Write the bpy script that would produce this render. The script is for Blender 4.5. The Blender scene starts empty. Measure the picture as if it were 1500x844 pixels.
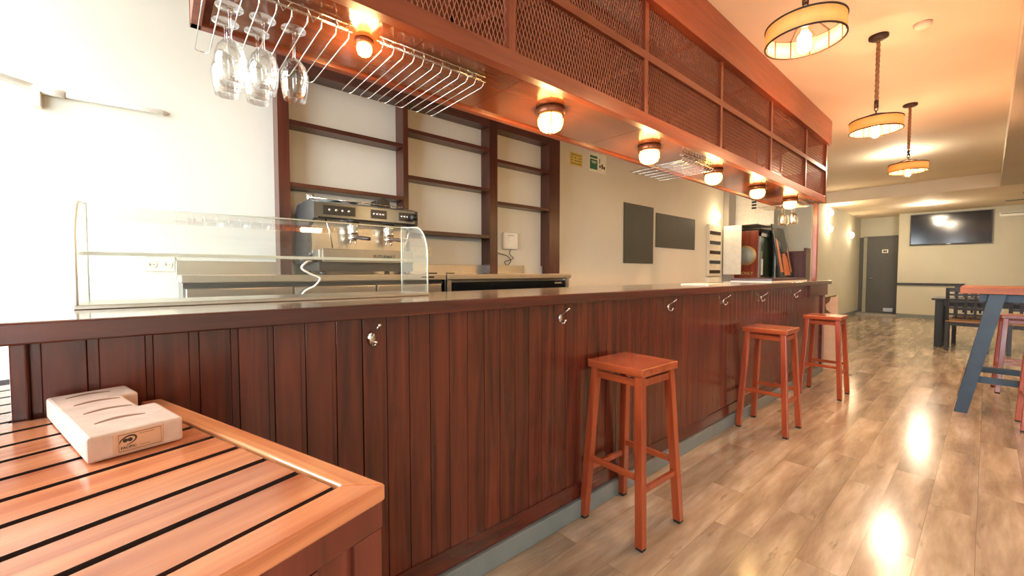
import bpy, bmesh, math, random
from mathutils import Vector, Matrix
random.seed(7)
C = bpy.context.scene.collection
PI = math.pi

# ------------------------------------------------------------------ materials
def lin(c):
    return tuple((v/255/12.92 if v/255 <= .04045 else ((v/255+.055)/1.055)**2.4) for v in c) + (1,)

def newmat(name):
    m = bpy.data.materials.new(name); m.use_nodes = True
    nt = m.node_tree
    return m, nt, nt.nodes['Principled BSDF']

def plain(name, rgb, rough=.5, metal=0., spec=.5, coat=0., var=.06, scale=12.):
    """solid colour with a little procedural mottling"""
    m, nt, b = newmat(name)
    tc = nt.nodes.new('ShaderNodeTexCoord'); nz = nt.nodes.new('ShaderNodeTexNoise')
    nz.inputs['Scale'].default_value = scale; nz.inputs['Detail'].default_value = 4
    rp = nt.nodes.new('ShaderNodeValToRGB')
    c = lin(rgb)
    rp.color_ramp.elements[0].position = .3; rp.color_ramp.elements[1].position = .7
    rp.color_ramp.elements[0].color = tuple(v*(1-var) for v in c[:3])+(1,)
    rp.color_ramp.elements[1].color = tuple(min(1, v*(1+var)) for v in c[:3])+(1,)
    nt.links.new(tc.outputs['Object'], nz.inputs['Vector']); nt.links.new(nz.outputs['Fac'], rp.inputs['Fac'])
    nt.links.new(rp.outputs['Color'], b.inputs['Base Color'])
    b.inputs['Roughness'].default_value = rough; b.inputs['Metallic'].default_value = metal
    b.inputs['Specular IOR Level'].default_value = spec; b.inputs['Coat Weight'].default_value = coat
    b.inputs['Coat Roughness'].default_value = .12
    return m

def wood(name, dark, light, axis='Z', rough=.3, coat=.3, grain=1., knots=.25, tone=True):
    """grain stretched along one object axis; per-face 'tone' attribute varies boards"""
    m, nt, b = newmat(name); N = nt.nodes; L = nt.links
    tc = N.new('ShaderNodeTexCoord'); mp = N.new('ShaderNodeMapping')
    s = {'X': (.9, 14, 14), 'Y': (14, .9, 14), 'Z': (14, 14, .9)}[axis]
    mp.inputs['Scale'].default_value = tuple(v*grain for v in s)
    at = N.new('ShaderNodeAttribute'); at.attribute_name = 'tone'
    add = N.new('ShaderNodeVectorMath'); add.operation = 'ADD'
    mul = N.new('ShaderNodeVectorMath'); mul.operation = 'SCALE'; mul.inputs['Scale'].default_value = 37.
    L.new(at.outputs['Vector'], mul.inputs[0]); L.new(tc.outputs['Object'], add.inputs[0]); L.new(mul.outputs[0], add.inputs[1])
    L.new(add.outputs[0], mp.inputs['Vector'])
    nz = N.new('ShaderNodeTexNoise'); nz.inputs['Scale'].default_value = 1.6; nz.inputs['Detail'].default_value = 6; nz.inputs['Distortion'].default_value = .8
    L.new(mp.outputs[0], nz.inputs['Vector'])
    nk = N.new('ShaderNodeTexNoise'); nk.inputs['Scale'].default_value = 5.; nk.inputs['Detail'].default_value = 1
    L.new(add.outputs[0], nk.inputs['Vector'])
    rk = N.new('ShaderNodeValToRGB'); rk.color_ramp.elements[0].position = .62; rk.color_ramp.elements[1].position = .74
    L.new(nk.outputs['Fac'], rk.inputs['Fac'])
    rp = N.new('ShaderNodeValToRGB'); rp.color_ramp.elements[0].position = .3; rp.color_ramp.elements[1].position = .72
    rp.color_ramp.elements[0].color = lin(dark); rp.color_ramp.elements[1].color = lin(light)
    L.new(nz.outputs['Fac'], rp.inputs['Fac'])
    mx = N.new('ShaderNodeMixRGB'); mx.blend_type = 'MULTIPLY'; mx.inputs['Color2'].default_value = (.35, .28, .25, 1)
    mk = N.new('ShaderNodeMath'); mk.operation = 'MULTIPLY'; mk.inputs[1].default_value = knots
    L.new(rk.outputs['Color'], mk.inputs[0]); L.new(mk.outputs[0], mx.inputs['Fac']); L.new(rp.outputs['Color'], mx.inputs['Color1'])
    # board tone
    mr = N.new('ShaderNodeMapRange'); mr.inputs['To Min'].default_value = .78; mr.inputs['To Max'].default_value = 1.18
    L.new(at.outputs['Fac'], mr.inputs['Value'])
    hs = N.new('ShaderNodeHueSaturation'); L.new(mx.outputs['Color'], hs.inputs['Color'])
    if tone: L.new(mr.outputs[0], hs.inputs['Value'])
    L.new(hs.outputs['Color'], b.inputs['Base Color'])
    b.inputs['Roughness'].default_value = rough; b.inputs['Coat Weight'].default_value = coat; b.inputs['Coat Roughness'].default_value = .15
    bp = N.new('ShaderNodeBump'); bp.inputs['Strength'].default_value = .12; bp.inputs['Distance'].default_value = .002
    L.new(nz.outputs['Fac'], bp.inputs['Height']); L.new(bp.outputs[0], b.inputs['Normal'])
    return m

def emit(name, rgb, strength, base=None):
    m, nt, b = newmat(name)
    b.inputs['Base Color'].default_value = lin(base or rgb)
    b.inputs['Emission Color'].default_value = lin(rgb); b.inputs['Emission Strength'].default_value = strength
    return m

def sheet_glass(name, tint=(245, 250, 248), refl=.06, edge=.55, rough=.02):
    """thin pane: see-through with fresnel reflection"""
    m = bpy.data.materials.new(name); m.use_nodes = True; nt = m.node_tree; N = nt.nodes; L = nt.links; N.clear()
    o = N.new('ShaderNodeOutputMaterial'); mix = N.new('ShaderNodeMixShader')
    t = N.new('ShaderNodeBsdfTransparent'); t.inputs['Color'].default_value = lin(tint)
    g = N.new('ShaderNodeBsdfGlossy'); g.inputs['Roughness'].default_value = rough; g.inputs['Color'].default_value = (1, 1, 1, 1)
    lw = N.new('ShaderNodeLayerWeight'); lw.inputs['Blend'].default_value = .35
    mr = N.new('ShaderNodeMapRange'); mr.inputs['To Min'].default_value = refl; mr.inputs['To Max'].default_value = edge
    nz = N.new('ShaderNodeTexNoise'); nz.inputs['Scale'].default_value = 3.
    tc = N.new('ShaderNodeTexCoord'); L.new(tc.outputs['Object'], nz.inputs['Vector'])
    bp = N.new('ShaderNodeBump'); bp.inputs['Strength'].default_value = .02; L.new(nz.outputs['Fac'], bp.inputs['Height']); L.new(bp.outputs[0], g.inputs['Normal'])
    L.new(lw.outputs['Fresnel'], mr.inputs['Value']); L.new(mr.outputs[0], mix.inputs['Fac'])
    L.new(t.outputs[0], mix.inputs[1]); L.new(g.outputs[0], mix.inputs[2]); L.new(mix.outputs[0], o.inputs[0])
    return m

def wall_mat(name, rgb, rough=.75, bump=.15):
    m, nt, b = newmat(name); N = nt.nodes; L = nt.links
    tc = N.new('ShaderNodeTexCoord'); nz = N.new('ShaderNodeTexNoise'); nz.inputs['Scale'].default_value = 1.3; nz.inputs['Detail'].default_value = 5
    L.new(tc.outputs['Object'], nz.inputs['Vector'])
    rp = N.new('ShaderNodeValToRGB'); c = lin(rgb)
    rp.color_ramp.elements[0].position = .35; rp.color_ramp.elements[1].position = .65
    rp.color_ramp.elements[0].color = tuple(v*.93 for v in c[:3])+(1,); rp.color_ramp.elements[1].color = c
    L.new(nz.outputs['Fac'], rp.inputs['Fac']); L.new(rp.outputs['Color'], b.inputs['Base Color'])
    n2 = N.new('ShaderNodeTexNoise'); n2.inputs['Scale'].default_value = 90.
    L.new(tc.outputs['Object'], n2.inputs['Vector'])
    bp = N.new('ShaderNodeBump'); bp.inputs['Strength'].default_value = bump; bp.inputs['Distance'].default_value = .002
    L.new(n2.outputs['Fac'], bp.inputs['Height']); L.new(bp.outputs[0], b.inputs['Normal'])
    b.inputs['Roughness'].default_value = rough; b.inputs['Specular IOR Level'].default_value = .3
    return m

def floor_mat():
    m, nt, b = newmat('floor_laminate'); N = nt.nodes; L = nt.links
    tc = N.new('ShaderNodeTexCoord'); mp = N.new('ShaderNodeMapping'); mp.inputs['Rotation'].default_value = (0, 0, PI/2)
    L.new(tc.outputs['Object'], mp.inputs['Vector'])
    br = N.new('ShaderNodeTexBrick'); br.inputs['Scale'].default_value = 1.
    br.inputs['Brick Width'].default_value = 1.0; br.inputs['Row Height'].default_value = .165
    br.inputs['Mortar Size'].default_value = .0008; br.inputs['Mortar Smooth'].default_value = .1; br.inputs['Bias'].default_value = 0.
    br.offset = .37; br.offset_frequency = 2; br.squash = 1.
    br.inputs['Color1'].default_value = (0, 0, 0, 1); br.inputs['Color2'].default_value = (1, 1, 1, 1); br.inputs['Mortar'].default_value = (.5, .5, .5, 1)
    L.new(mp.outputs[0], br.inputs['Vector'])
    # per-board offset for the print
    sc = N.new('ShaderNodeVectorMath'); sc.operation = 'SCALE'; sc.inputs['Scale'].default_value = 11.
    L.new(br.outputs['Color'], sc.inputs[0])
    ad = N.new('ShaderNodeVectorMath'); ad.operation = 'ADD'; L.new(tc.outputs['Object'], ad.inputs[0]); L.new(sc.outputs[0], ad.inputs[1])
    m2 = N.new('ShaderNodeMapping'); m2.inputs['Scale'].default_value = (9, 1.3, 1); L.new(ad.outputs[0], m2.inputs['Vector'])
    nz = N.new('ShaderNodeTexNoise'); nz.inputs['Scale'].default_value = 1.; nz.inputs['Detail'].default_value = 8; nz.inputs['Roughness'].default_value = .6; nz.inputs['Distortion'].default_value = .15
    L.new(m2.outputs[0], nz.inputs['Vector'])
    rp = N.new('ShaderNodeValToRGB'); e = rp.color_ramp.elements
    e[0].position = .25; e[0].color = lin((128, 108, 90)); e[1].position = .8; e[1].color = lin((224, 212, 196))
    k = e.new(.45); k.color = lin((164, 144, 122)); k = e.new(.6); k.color = lin((190, 172, 150))
    L.new(nz.outputs['Fac'], rp.inputs['Fac'])
    mr = N.new('ShaderNodeMapRange'); mr.inputs['To Min'].default_value = .8; mr.inputs['To Max'].default_value = 1.1
    L.new(br.outputs['Color'], mr.inputs['Value'])
    hs = N.new('ShaderNodeHueSaturation'); L.new(mr.outputs[0], hs.inputs['Value']); L.new(rp.outputs['Color'], hs.inputs['Color'])
    # dark worn flecks
    m3 = N.new('ShaderNodeMapping'); m3.inputs['Scale'].default_value = (26, 5, 1); L.new(ad.outputs[0], m3.inputs['Vector'])
    n3 = N.new('ShaderNodeTexNoise'); n3.inputs['Scale'].default_value = 1.; n3.inputs['Detail'].default_value = 3; L.new(m3.outputs[0], n3.inputs['Vector'])
    r3 = N.new('ShaderNodeValToRGB'); r3.color_ramp.elements[0].position = .66; r3.color_ramp.elements[1].position = .74
    r3.color_ramp.elements[1].color = (.4, .4, .4, 1)
    L.new(n3.outputs['Fac'], r3.inputs['Fac'])
    mx = N.new('ShaderNodeMixRGB'); mx.blend_type = 'MIX'; mx.inputs['Color2'].default_value = lin((92, 76, 62)); L.new(r3.outputs['Color'], mx.inputs['Fac']); L.new(hs.outputs['Color'], mx.inputs['Color1'])
    mm = N.new('ShaderNodeMixRGB'); mm.inputs['Color2'].default_value = lin((128, 108, 88)); L.new(br.outputs['Fac'], mm.inputs['Fac']); L.new(mx.outputs['Color'], mm.inputs['Color1'])
    L.new(mm.outputs['Color'], b.inputs['Base Color'])
    rr = N.new('ShaderNodeMapRange'); rr.inputs['To Min'].default_value = .12; rr.inputs['To Max'].default_value = .22; L.new(nz.outputs['Fac'], rr.inputs['Value']); L.new(rr.outputs[0], b.inputs['Roughness'])
    b.inputs['Specular IOR Level'].default_value = .55
    return m

M = {}
M['bar'] = wood('mahogany_boards', (62, 23, 14), (110, 46, 29), 'Z', .26, .35)
M['bary'] = wood('mahogany_rail', (60, 22, 16), (112, 44, 30), 'Y', .22, .5)
M['top'] = wood('varnished_counter', (76, 40, 28), (108, 62, 44), 'Y', .12, 1.)
M['shelf'] = wood('dark_shelf_wood', (56, 26, 18), (92, 44, 30), 'Z', .32, .2)
M['shelfy'] = wood('dark_shelf_wood_long', (56, 26, 18), (92, 44, 30), 'Y', .32, .2)
M['canopy'] = wood('canopy_wood', (120, 56, 33), (156, 80, 50), 'Y', .35, .15, knots=.05)
M['canopyz'] = wood('canopy_wood_upright', (120, 56, 33), (156, 80, 50), 'Z', .35, .15, knots=.05)
M['soffit'] = wood('glossy_soffit_wood', (110, 54, 28), (136, 70, 38), 'Y', .14, .7, knots=.05)
M['mesh'] = plain('painted_expanded_metal', (176, 112, 84), .42, .25)
M['stool'] = wood('orange_stool_wood', (134, 50, 24), (172, 76, 38), 'Z', .3, .4, knots=.05, tone=False)
M['stoolx'] = wood('orange_stool_seat', (140, 56, 27), (180, 84, 42), 'X', .26, .45, knots=.08, tone=False)
M['hightop'] = wood('orange_table_planks', (150, 78, 40), (196, 116, 66), 'X', .45, .05, knots=.1)
M['rubber'] = plain('black_rubber', (25, 24, 24), .6)
M['table'] = wood('slatted_table_wood', (164, 84, 50), (226, 146, 98), 'Y', .22, .8, knots=.1)
M['tablex'] = wood('slatted_table_edge_wood', (176, 96, 56), (226, 150, 96), 'X', .22, .8, knots=.1)
M['tableshade'] = wood('slatted_table_shaded_side', (88, 36, 24), (132, 60, 42), 'Z', .3, .3)  # same table, shade on its sides put into a darker wood colour
M['slatgap'] = plain('dark_gap', (44, 22, 15), .9)
M['wall'] = wall_mat('wall_paint_cream', (220, 214, 200))
M['wallfar'] = wall_mat('wall_paint_far', (200, 196, 178))
M['ceil'] = wall_mat('ceiling_paint', (232, 216, 194), .8, .08)
M['beam'] = wall_mat('beam_paint', (196, 186, 168))
M['floor'] = floor_mat()
M['skirt'] = plain('grey_skirting', (120, 126, 124), .45)
M['greywall'] = plain('grey_paint', (150, 146, 140), .6)
M['steel'] = plain('brushed_steel', (200, 192, 180), .28, 1., var=.04)
M['steeld'] = plain('dull_steel', (150, 146, 140), .38, 1., var=.05)
M['darksteel'] = plain('dark_steel', (104, 106, 106), .3, .85, var=.05)
M['chrome'] = plain('chrome_wire', (225, 222, 215), .12, 1., var=.02)
M['black'] = plain('black_plastic', (28, 27, 28), .4)
M['blackgl'] = plain('black_glass', (14, 18, 20), .06, spec=.7)
M['tv'] = plain('tv_screen', (14, 18, 26), .12, spec=.8)
M['board'] = plain('chalkboard', (66, 64, 52), .6)
M['white'] = plain('white_plastic', (236, 232, 222), .4)
M['whitem'] = plain('white_metal', (238, 234, 220), .35)
M['outlet'] = plain('cream_plastic', (226, 214, 190), .4)
M['paper'] = plain('paper_white', (236, 232, 214), .8)
M['green'] = plain('notice_green', (44, 112, 78), .7)
M['yellow'] = plain('notice_yellow', (208, 186, 96), .7)
M['ink'] = plain('ink_dark', (60, 44, 30), .8)
M['blue'] = plain('blue_grey_paint', (50, 68, 84), .5, var=.12)
M['darkblue'] = plain('dark_blue_paint', (38, 50, 60), .5)
M['blackwood'] = plain('black_wood', (34, 32, 33), .45)
M['tan'] = plain('tan_seat', (150, 112, 76), .6)
M['door'] = plain('dark_grey_door', (76, 76, 72), .5)
M['doorf'] = plain('door_frame_grey', (150, 146, 130), .5)
M['glass'] = sheet_glass('display_glass', (253, 254, 252), refl=.035, edge=.3)
M['edge'] = plain('polished_glass_edge', (236, 236, 220), .15, spec=.8)
M['wine'] = sheet_glass('wine_glass', (253, 253, 252), .04, .5, .02)
M['pane'] = sheet_glass('window_pane', (252, 254, 255), .03, .3)
M['fridgegl'] = sheet_glass('fridge_glass', (222, 228, 220), .2, .6)
M['dome'] = emit('lit_dome_glass', (255, 196, 96), 9, (255, 240, 210))
M['bulb'] = emit('lit_bulb', (255, 178, 70), 60)
M['led'] = emit('lit_led_panel', (255, 232, 196), 70)
M['sconce'] = emit('lit_sconce_glass', (255, 214, 150), 14)
M['shade'] = None
M['rope'] = plain('hemp_rope', (156, 112, 74), .9, var=.3, scale=90)
M['iron'] = plain('dark_iron', (52, 38, 32), .5, .3)
M['bronze'] = plain('bronze_ring', (150, 96, 66), .35, .5)
M['block'] = plain('pale_wood_block', (200, 172, 154), .6, var=.12, scale=30)
M['slot'] = plain('brown_slot', (124, 84, 58), .8)
M['plate'] = plain('pale_copper_plate', (214, 172, 140), .35, .3)
M['fridgein'] = plain('fridge_lining', (176, 186, 172), .5)
M['redwood'] = wood('red_cabinet_wood', (112, 40, 24), (150, 66, 42), 'Z', .25, .4)
M['gold'] = plain('emblem_gold', (190, 160, 100), .4, .4)
M['grey'] = plain('emblem_grey', (150, 156, 150), .4)
M['orange'] = plain('poster_orange', (206, 116, 62), .4)
M['mirror'] = plain('dark_mirror', (60, 66, 64), .1, .6)
M['cloth'] = plain('light_blue_cloth', (150, 190, 204), .9)
M['pink'] = plain('poster_cream', (222, 184, 150), .7)
M['brownink'] = plain('poster_brown', (112, 84, 50), .8)
M['pave'] = plain('street_paving', (178, 174, 168), .8)

def shade_mat():
    """thin warm parchment that lets bulb light through"""
    m, nt, b = newmat('parchment_shade'); N = nt.nodes; L = nt.links
    o = [n for n in N if n.type == 'OUTPUT_MATERIAL'][0]
    b.inputs['Base Color'].default_value = lin((240, 205, 135)); b.inputs['Roughness'].default_value = .6
    t = N.new('ShaderNodeBsdfTranslucent'); t.inputs['Color'].default_value = lin((250, 205, 120))
    mx = N.new('ShaderNodeMixShader'); mx.inputs['Fac'].default_value = .4
    nz = N.new('ShaderNodeTexNoise'); nz.inputs['Scale'].default_value = 60
    bp = N.new('ShaderNodeBump'); bp.inputs['Strength'].default_value = .1; L.new(nz.outputs['Fac'], bp.inputs['Height']); L.new(bp.outputs[0], b.inputs['Normal'])
    L.new(b.outputs[0], mx.inputs[1]); L.new(t.outputs[0], mx.inputs[2]); L.new(mx.outputs[0], o.inputs[0])
    return m
M['shade'] = shade_mat()

# ------------------------------------------------------------------ mesh builder
class MB:
    def __init__(s): s.v = []; s.f = []; s.t = []; s.m = []; s.mi = 0; s.sm = []
    def _add(s, vs, fs, tone=None, smooth=False):
        k = len(s.v); s.v += [tuple(v) for v in vs]
        if tone is None: tone = .5
        for f in fs: s.f.append(tuple(i+k for i in f)); s.t.append(tone); s.m.append(s.mi); s.sm.append(smooth)
    def box(s, x0, x1, y0, y1, z0, z1, tone=None, c=0.):
        x0, x1 = min(x0, x1), max(x0, x1); y0, y1 = min(y0, y1), max(y0, y1); z0, z1 = min(z0, z1), max(z0, z1)
        if c <= 0:
            vs = [(x, y, z) for z in (z0, z1) for y in (y0, y1) for x in (x0, x1)]
            s._add(vs, [(0, 2, 3, 1), (4, 5, 7, 6), (0, 1, 5, 4), (2, 6, 7, 3), (0, 4, 6, 2), (1, 3, 7, 5)], tone)
        else:
            bm = bmesh.new(); bmesh.ops.create_cube(bm, size=1)
            for v in bm.verts: v.co = Vector(((x0+x1)/2+v.co.x*(x1-x0), (y0+y1)/2+v.co.y*(y1-y0), (z0+z1)/2+v.co.z*(z1-z0)))
            bmesh.ops.bevel(bm, geom=bm.edges[:], offset=c, segments=2, affect='EDGES', profile=.5)
            bm.verts.index_update(); s._add([v.co for v in bm.verts], [[v.index for v in f.verts] for f in bm.faces], tone); bm.free()
        return s
    def bar(s, p0, p1, w, d, up=(0, 0, 1), tone=None):
        p0 = Vector(p0); p1 = Vector(p1); a = (p1-p0).normalized(); u = Vector(up)
        r = a.cross(u)
        if r.length < 1e-4: r = a.cross(Vector((1, 0, 0)))
        r.normalize(); q = r.cross(a).normalized()
        vs = []
        for p in (p0, p1):
            for i, j in ((-1, -1), (1, -1), (1, 1), (-1, 1)): vs.append(p+r*(i*w/2)+q*(j*d/2))
        s._add(vs, [(0, 1, 2, 3), (7, 6, 5, 4), (0, 4, 5, 1), (1, 5, 6, 2), (2, 6, 7, 3), (3, 7, 4, 0)], tone); return s
    def tube(s, pts, r, n=8, closed=False, tone=None):
        P = [Vector(p) for p in pts]; k = len(P); rings = []
        prev = None
        for i, p in enumerate(P):
            if closed: d = (P[(i+1) % k]-P[i-1])
            else: d = P[min(i+1, k-1)]-P[max(i-1, 0)]
            d.normalize()
            if prev is None:
                a = Vector((0, 0, 1)) if abs(d.z) < .9 else Vector((1, 0, 0))
                a = (a-d*a.dot(d)).normalized()
            else:
                a = prev-d*prev.dot(d)
                a = a.normalized() if a.length > 1e-5 else prev
            prev = a; b = d.cross(a)
            rr = r[i] if isinstance(r, (list, tuple)) else r
            rings.append([p+a*(rr*math.cos(2*PI*j/n))+b*(rr*math.sin(2*PI*j/n)) for j in range(n)])
        vs = [v for q in rings for v in q]; fs = []
        for i in range(k if closed else k-1):
            i2 = (i+1) % k
            for j in range(n): fs.append((i*n+j, i*n+(j+1) % n, i2*n+(j+1) % n, i2*n+j))
        if not closed: fs.append(tuple(range(n))[::-1]); fs.append(tuple((k-1)*n+j for j in range(n)))
        s._add(vs, fs, tone, n > 5); return s
    def lathe(s, prof, n=32, cx=0, cy=0, closed=False, tone=None):
        vs = []; k = len(prof); fs = []
        for r, z in prof:
            for j in range(n): vs.append((cx+r*math.cos(2*PI*j/n), cy+r*math.sin(2*PI*j/n), z))
        for i in range(k if closed else k-1):
            i2 = (i+1) % k
            for j in range(n): fs.append((i*n+j, i*n+(j+1) % n, i2*n+(j+1) % n, i2*n+j))
        s._add(vs, fs, tone, True); return s
    def prism(s, poly, a0, a1, axis='z', tone=None):
        """extrude a polygon; axis z: (x,y), axis y: (x,z), axis x: (y,z)"""
        def mk(p, a): return {'z': (p[0], p[1], a), 'y': (p[0], a, p[1]), 'x': (a, p[0], p[1])}[axis]
        k = len(poly); vs = [mk(p, a0) for p in poly]+[mk(p, a1) for p in poly]
        fs = [tuple(range(k))[::-1], tuple(range(k, 2*k))]+[(i, (i+1) % k, k+(i+1) % k, k+i) for i in range(k)]
        s._add(vs, fs, tone); return s
    def quad(s, a, b, c, d, tone=None): s._add([a, b, c, d], [(0, 1, 2, 3)], tone); return s
    def xf(s, mat): s.v = [tuple(mat @ Vector(v)) for v in s.v]; return s
    def build(s, name, mats, parent=None, label=None, bevel=0., recalc=True):
        me = bpy.data.meshes.new(name); me.from_pydata(s.v, [], s.f)
        if not isinstance(mats, (list, tuple)): mats = [mats]
        for m in mats: me.materials.append(m)
        a = me.attributes.new('tone', 'FLOAT', 'FACE')
        a.data.foreach_set('value', s.t); me.polygons.foreach_set('material_index', s.m)
        me.polygons.foreach_set('use_smooth', s.sm)
        if recalc:
            bm = bmesh.new(); bm.from_mesh(me); bmesh.ops.recalc_face_normals(bm, faces=bm.faces); bm.to_mesh(me); bm.free()
        me.update(); o = bpy.data.objects.new(name, me); C.objects.link(o)
        if parent: o.parent = parent
        if label: o['label'] = label
        if bevel:
            b = o.modifiers.new('edges', 'BEVEL'); b.width = bevel; b.segments = 2; b.limit_method = 'ANGLE'; b.angle_limit = .6
        return o

def tag(o, label, cat, group=None, kind=None):
    o['label'] = label; o['category'] = cat
    if group: o['group'] = group
    if kind: o['kind'] = kind
    return o
def thing(name, label, cat, loc=(0, 0, 0), rz=0, group=None):
    o = bpy.data.objects.new(name, None); C.objects.link(o); o.empty_display_size = .1
    o.location = loc; o.rotation_euler = (0, 0, rz)
    return tag(o, label, cat, group)
def copy_tree(o, parent=None):
    c = o.copy(); C.objects.link(c)
    if parent: c.parent = parent
    for ch in list(o.children): copy_tree(ch, c)
    return c
def struct(name, mb, m, **k):
    o = mb.build(name, m, **k); o['kind'] = 'structure'; return o
def text(name, body, size, mat, M4, parent, depth=.0006, bold=0.):
    cu = bpy.data.curves.new(name, 'FONT'); cu.body = body; cu.size = size; cu.extrude = depth; cu.align_x = 'CENTER'; cu.align_y = 'CENTER'; cu.offset = bold
    o = bpy.data.objects.new(name, cu); C.objects.link(o)
    dg = bpy.context.evaluated_depsgraph_get(); me = bpy.data.meshes.new_from_object(o.evaluated_get(dg))
    bpy.data.objects.remove(o); me.transform(M4); me.materials.clear(); me.materials.append(mat)
    o = bpy.data.objects.new(name, me); C.objects.link(o); o.parent = parent
    return o
def smooth(p, n=6):
    out = []; P = [Vector(q) for q in p]
    for i in range(len(P)-1):
        a = P[max(i-1, 0)]; b = P[i]; c = P[i+1]; d_ = P[min(i+2, len(P)-1)]
        for k_ in range(n):
            t = k_/n; out.append(.5*((2*b)+(-a+c)*t+(2*a-5*b+4*c-d_)*t*t+(-a+3*b-3*c+d_)*t**3))
    return out+[P[-1]]
def face_px():   # text plane facing +X: text right = +Y, up = +Z
    return Matrix(((0, 0, 1, 0), (1, 0, 0, 0), (0, 1, 0, 0), (0, 0, 0, 1)))
def face_ny():   # text plane facing -Y: right = +X, up = +Z
    return Matrix(((1, 0, 0, 0), (0, 0, -1, 0), (0, 1, 0, 0), (0, 0, 0, 1)))
def point(name, loc, power, col, size, parent=None):
    l = bpy.data.lights.new(name, 'POINT'); l.energy = power; l.color = col; l.shadow_soft_size = size
    o = bpy.data.objects.new(name, l); C.objects.link(o); o.location = loc
    if parent: o.parent = parent
    return o

# ------------------------------------------------------------------ room shell
FY = -1.3; XR = 3.0; YB = 15.0
struct('floor', MB().box(-3.4, XR+.1, FY-.1, 15.9, -.1, 0), M['floor'])
struct('ceiling', MB().box(-3.4, XR+.1, FY-.1, 11.5, 3.0, 3.1).box(-3.4, XR+.1, 11.5, 15.9, 2.75, 3.1), M['ceil'])
struct('trim_1', MB().box(.10, .42, FY, 11.499, 2.75, 2.999), M['beam'])
struct('wall_left', MB().box(-3.4, -3.3, FY, 10.4, 0, 3.0), M['wall'])
struct('wall_end', MB().box(-3.3, -2.45, 10.4, 10.5, 0, 3.0), M['wallfar'])
struct('wall_side', MB().box(-2.55, -2.45, 10.5, 15.6, 0, 3.0), M['wallfar'])
struct('wall_far', MB().box(-1.58, XR, YB, YB+.1, 0, 2.75).box(-2.45, -1.58, 15.5, 15.6, 0, 2.75).box(-1.58, -1.5, 15.1, 15.6, 0, 2.75), M['wallfar'])
struct('wall_right', MB().box(XR, XR+.1, FY, 15.1, 0, 3.0), M['wallfar'])
struct('trim_2', MB().box(-3.3, -3.2, 8.12, 8.42, 0, 3.0), M['greywall'])
# shop front: wide glazing at the left end, a masonry pier behind the camera, added unseen glazing at the right to light the floor
def glazed(name, xs, zb):
    fr = MB()
    for x in xs: fr.box(x, x+.07, FY-.06, FY, 0, 3.0)
    for z in (0, zb, 2.4, 2.92): fr.box(xs[0], xs[-1]+.07, FY-.055, FY-.005, z, z+.07)
    f = struct(name, fr, M['door'])
    for a, b in zip(xs[:-1], xs[1:]):
        MB().box(a+.07, b, FY-.033, FY-.028, zb+.07, 2.4).build('pane', M['pane'], f)
        MB().box(a+.07, b, FY-.033, FY-.028, 2.47, 2.92).build('pane', M['pane'], f)
glazed('window_1', (-3.3, -2.5, -1.7, -.95), .08)
glazed('added_glazing', (1.2, 2.05, 2.93), .08)
struct('wall_front', MB().box(-.88, 1.2, FY-.1, FY, 0, 3.0), M['wall'])
struct('ground', MB().box(-14, 14, -16, FY-.1, -.1, -.005), M['pave'])
# skirtings
struct('baseboard_side', MB().box(-2.45, -2.43, 10.4, 15.5, 0, .11), M['skirt'])
struct('baseboard_far', MB().box(-1.58, XR, YB-.02, YB, 0, .10), M['skirt'])
struct('trim_3', MB().box(-1.58, -.36, YB-.035, YB, .86, .92), M['blackwood'])
# door in the recess
d = struct('door_1', MB().box(-2.28, -1.62, 15.44, 15.495, .06, 2.16, c=.004), M['door'])
MB().box(-2.36, -2.28, 15.42, 15.5, .04, 2.2).build('door_frame', M['doorf'], d, label='pale door jamb')
MB().box(-2.45, -2.37, 15.44, 15.5, .04, 2.2).box(-2.36, -1.58, 15.43, 15.5, 2.16, 2.22).build('door_frame', M['door'], d, label='dark door surround')
v = MB().box(-1.9, -1.7, 15.425, 15.44, .1, .2)
for i in range(4): v.box(-1.89, -1.71, 15.42, 15.426, .11+i*.022, .12+i*.022)
v.build('kick_vent', M['steeld'], d)
s_ = MB().box(-1.96, -1.83, 15.43, 15.44, 1.74, 1.84).build('sign_plate', M['paper'], d)
MB().box(-1.93, -1.9, 15.427, 15.431, 1.76, 1.82).box(-1.89, -1.86, 15.427, 15.431, 1.76, 1.82).build('pictogram', M['ink'], s_)
MB().tube([(-2.22, 15.44, 1.03), (-2.22, 15.39, 1.03), (-2.12, 15.39, 1.03)], .01).build('door_handle', M['steel'], d)
struct('trim_4', MB().box(-2.45, -1.5, 15.0, 15.5, 0, .05), M['greywall'])

# ------------------------------------------------------------------ bar counter
BX = -1.29
bar = thing('bar_counter', 'long mahogany bar counter clad in upright boards, running the length of the left side', 'bar', (BX, -.24, 0))
def lb(*a):  # world box to bar-local
    x0, x1, y0, y1, z0, z1 = a; return (x0-BX, x1-BX, y0+.24, y1+.24, z0, z1)
top = MB()
top.box(*lb(-1.85, -1.262, -.62, 6.28, 1.055, 1.10), c=.004)
top.build('countertop', M['top'], bar)
MB().box(*lb(-1.262, -1.25, -.62, 6.28, 1.055, 1.10), c=.004, tone=.3).build('front_edge', M['bary'], bar, label='dark mahogany front edge')
core = MB().box(*lb(-1.80, -1.315, -.2, 6.05, .10, 1.055), tone=.1)
core.build('carcass', M['bar'], bar)
edges = [-.207, -.193, -.124, -.107, -.028, -.016, .053, .071, .139, .154, .224, .236, .306, .317, .393, .403, .484]
pl = MB()
for i in range(len(edges)-1):
    a, b = edges[i], edges[i+1]
    wide = (b-a) > .03
    rr = random.random()
    if wide: pl.box(*lb(-1.315, BX, a+.0015, b-.0015, .10, 1.055), tone=.35+.5*rr)
    else: pl.box(*lb(-1.315, -1.2935, a-.001, b+.001, .10, 1.055), tone=.2+.2*rr)
y = .486
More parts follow.
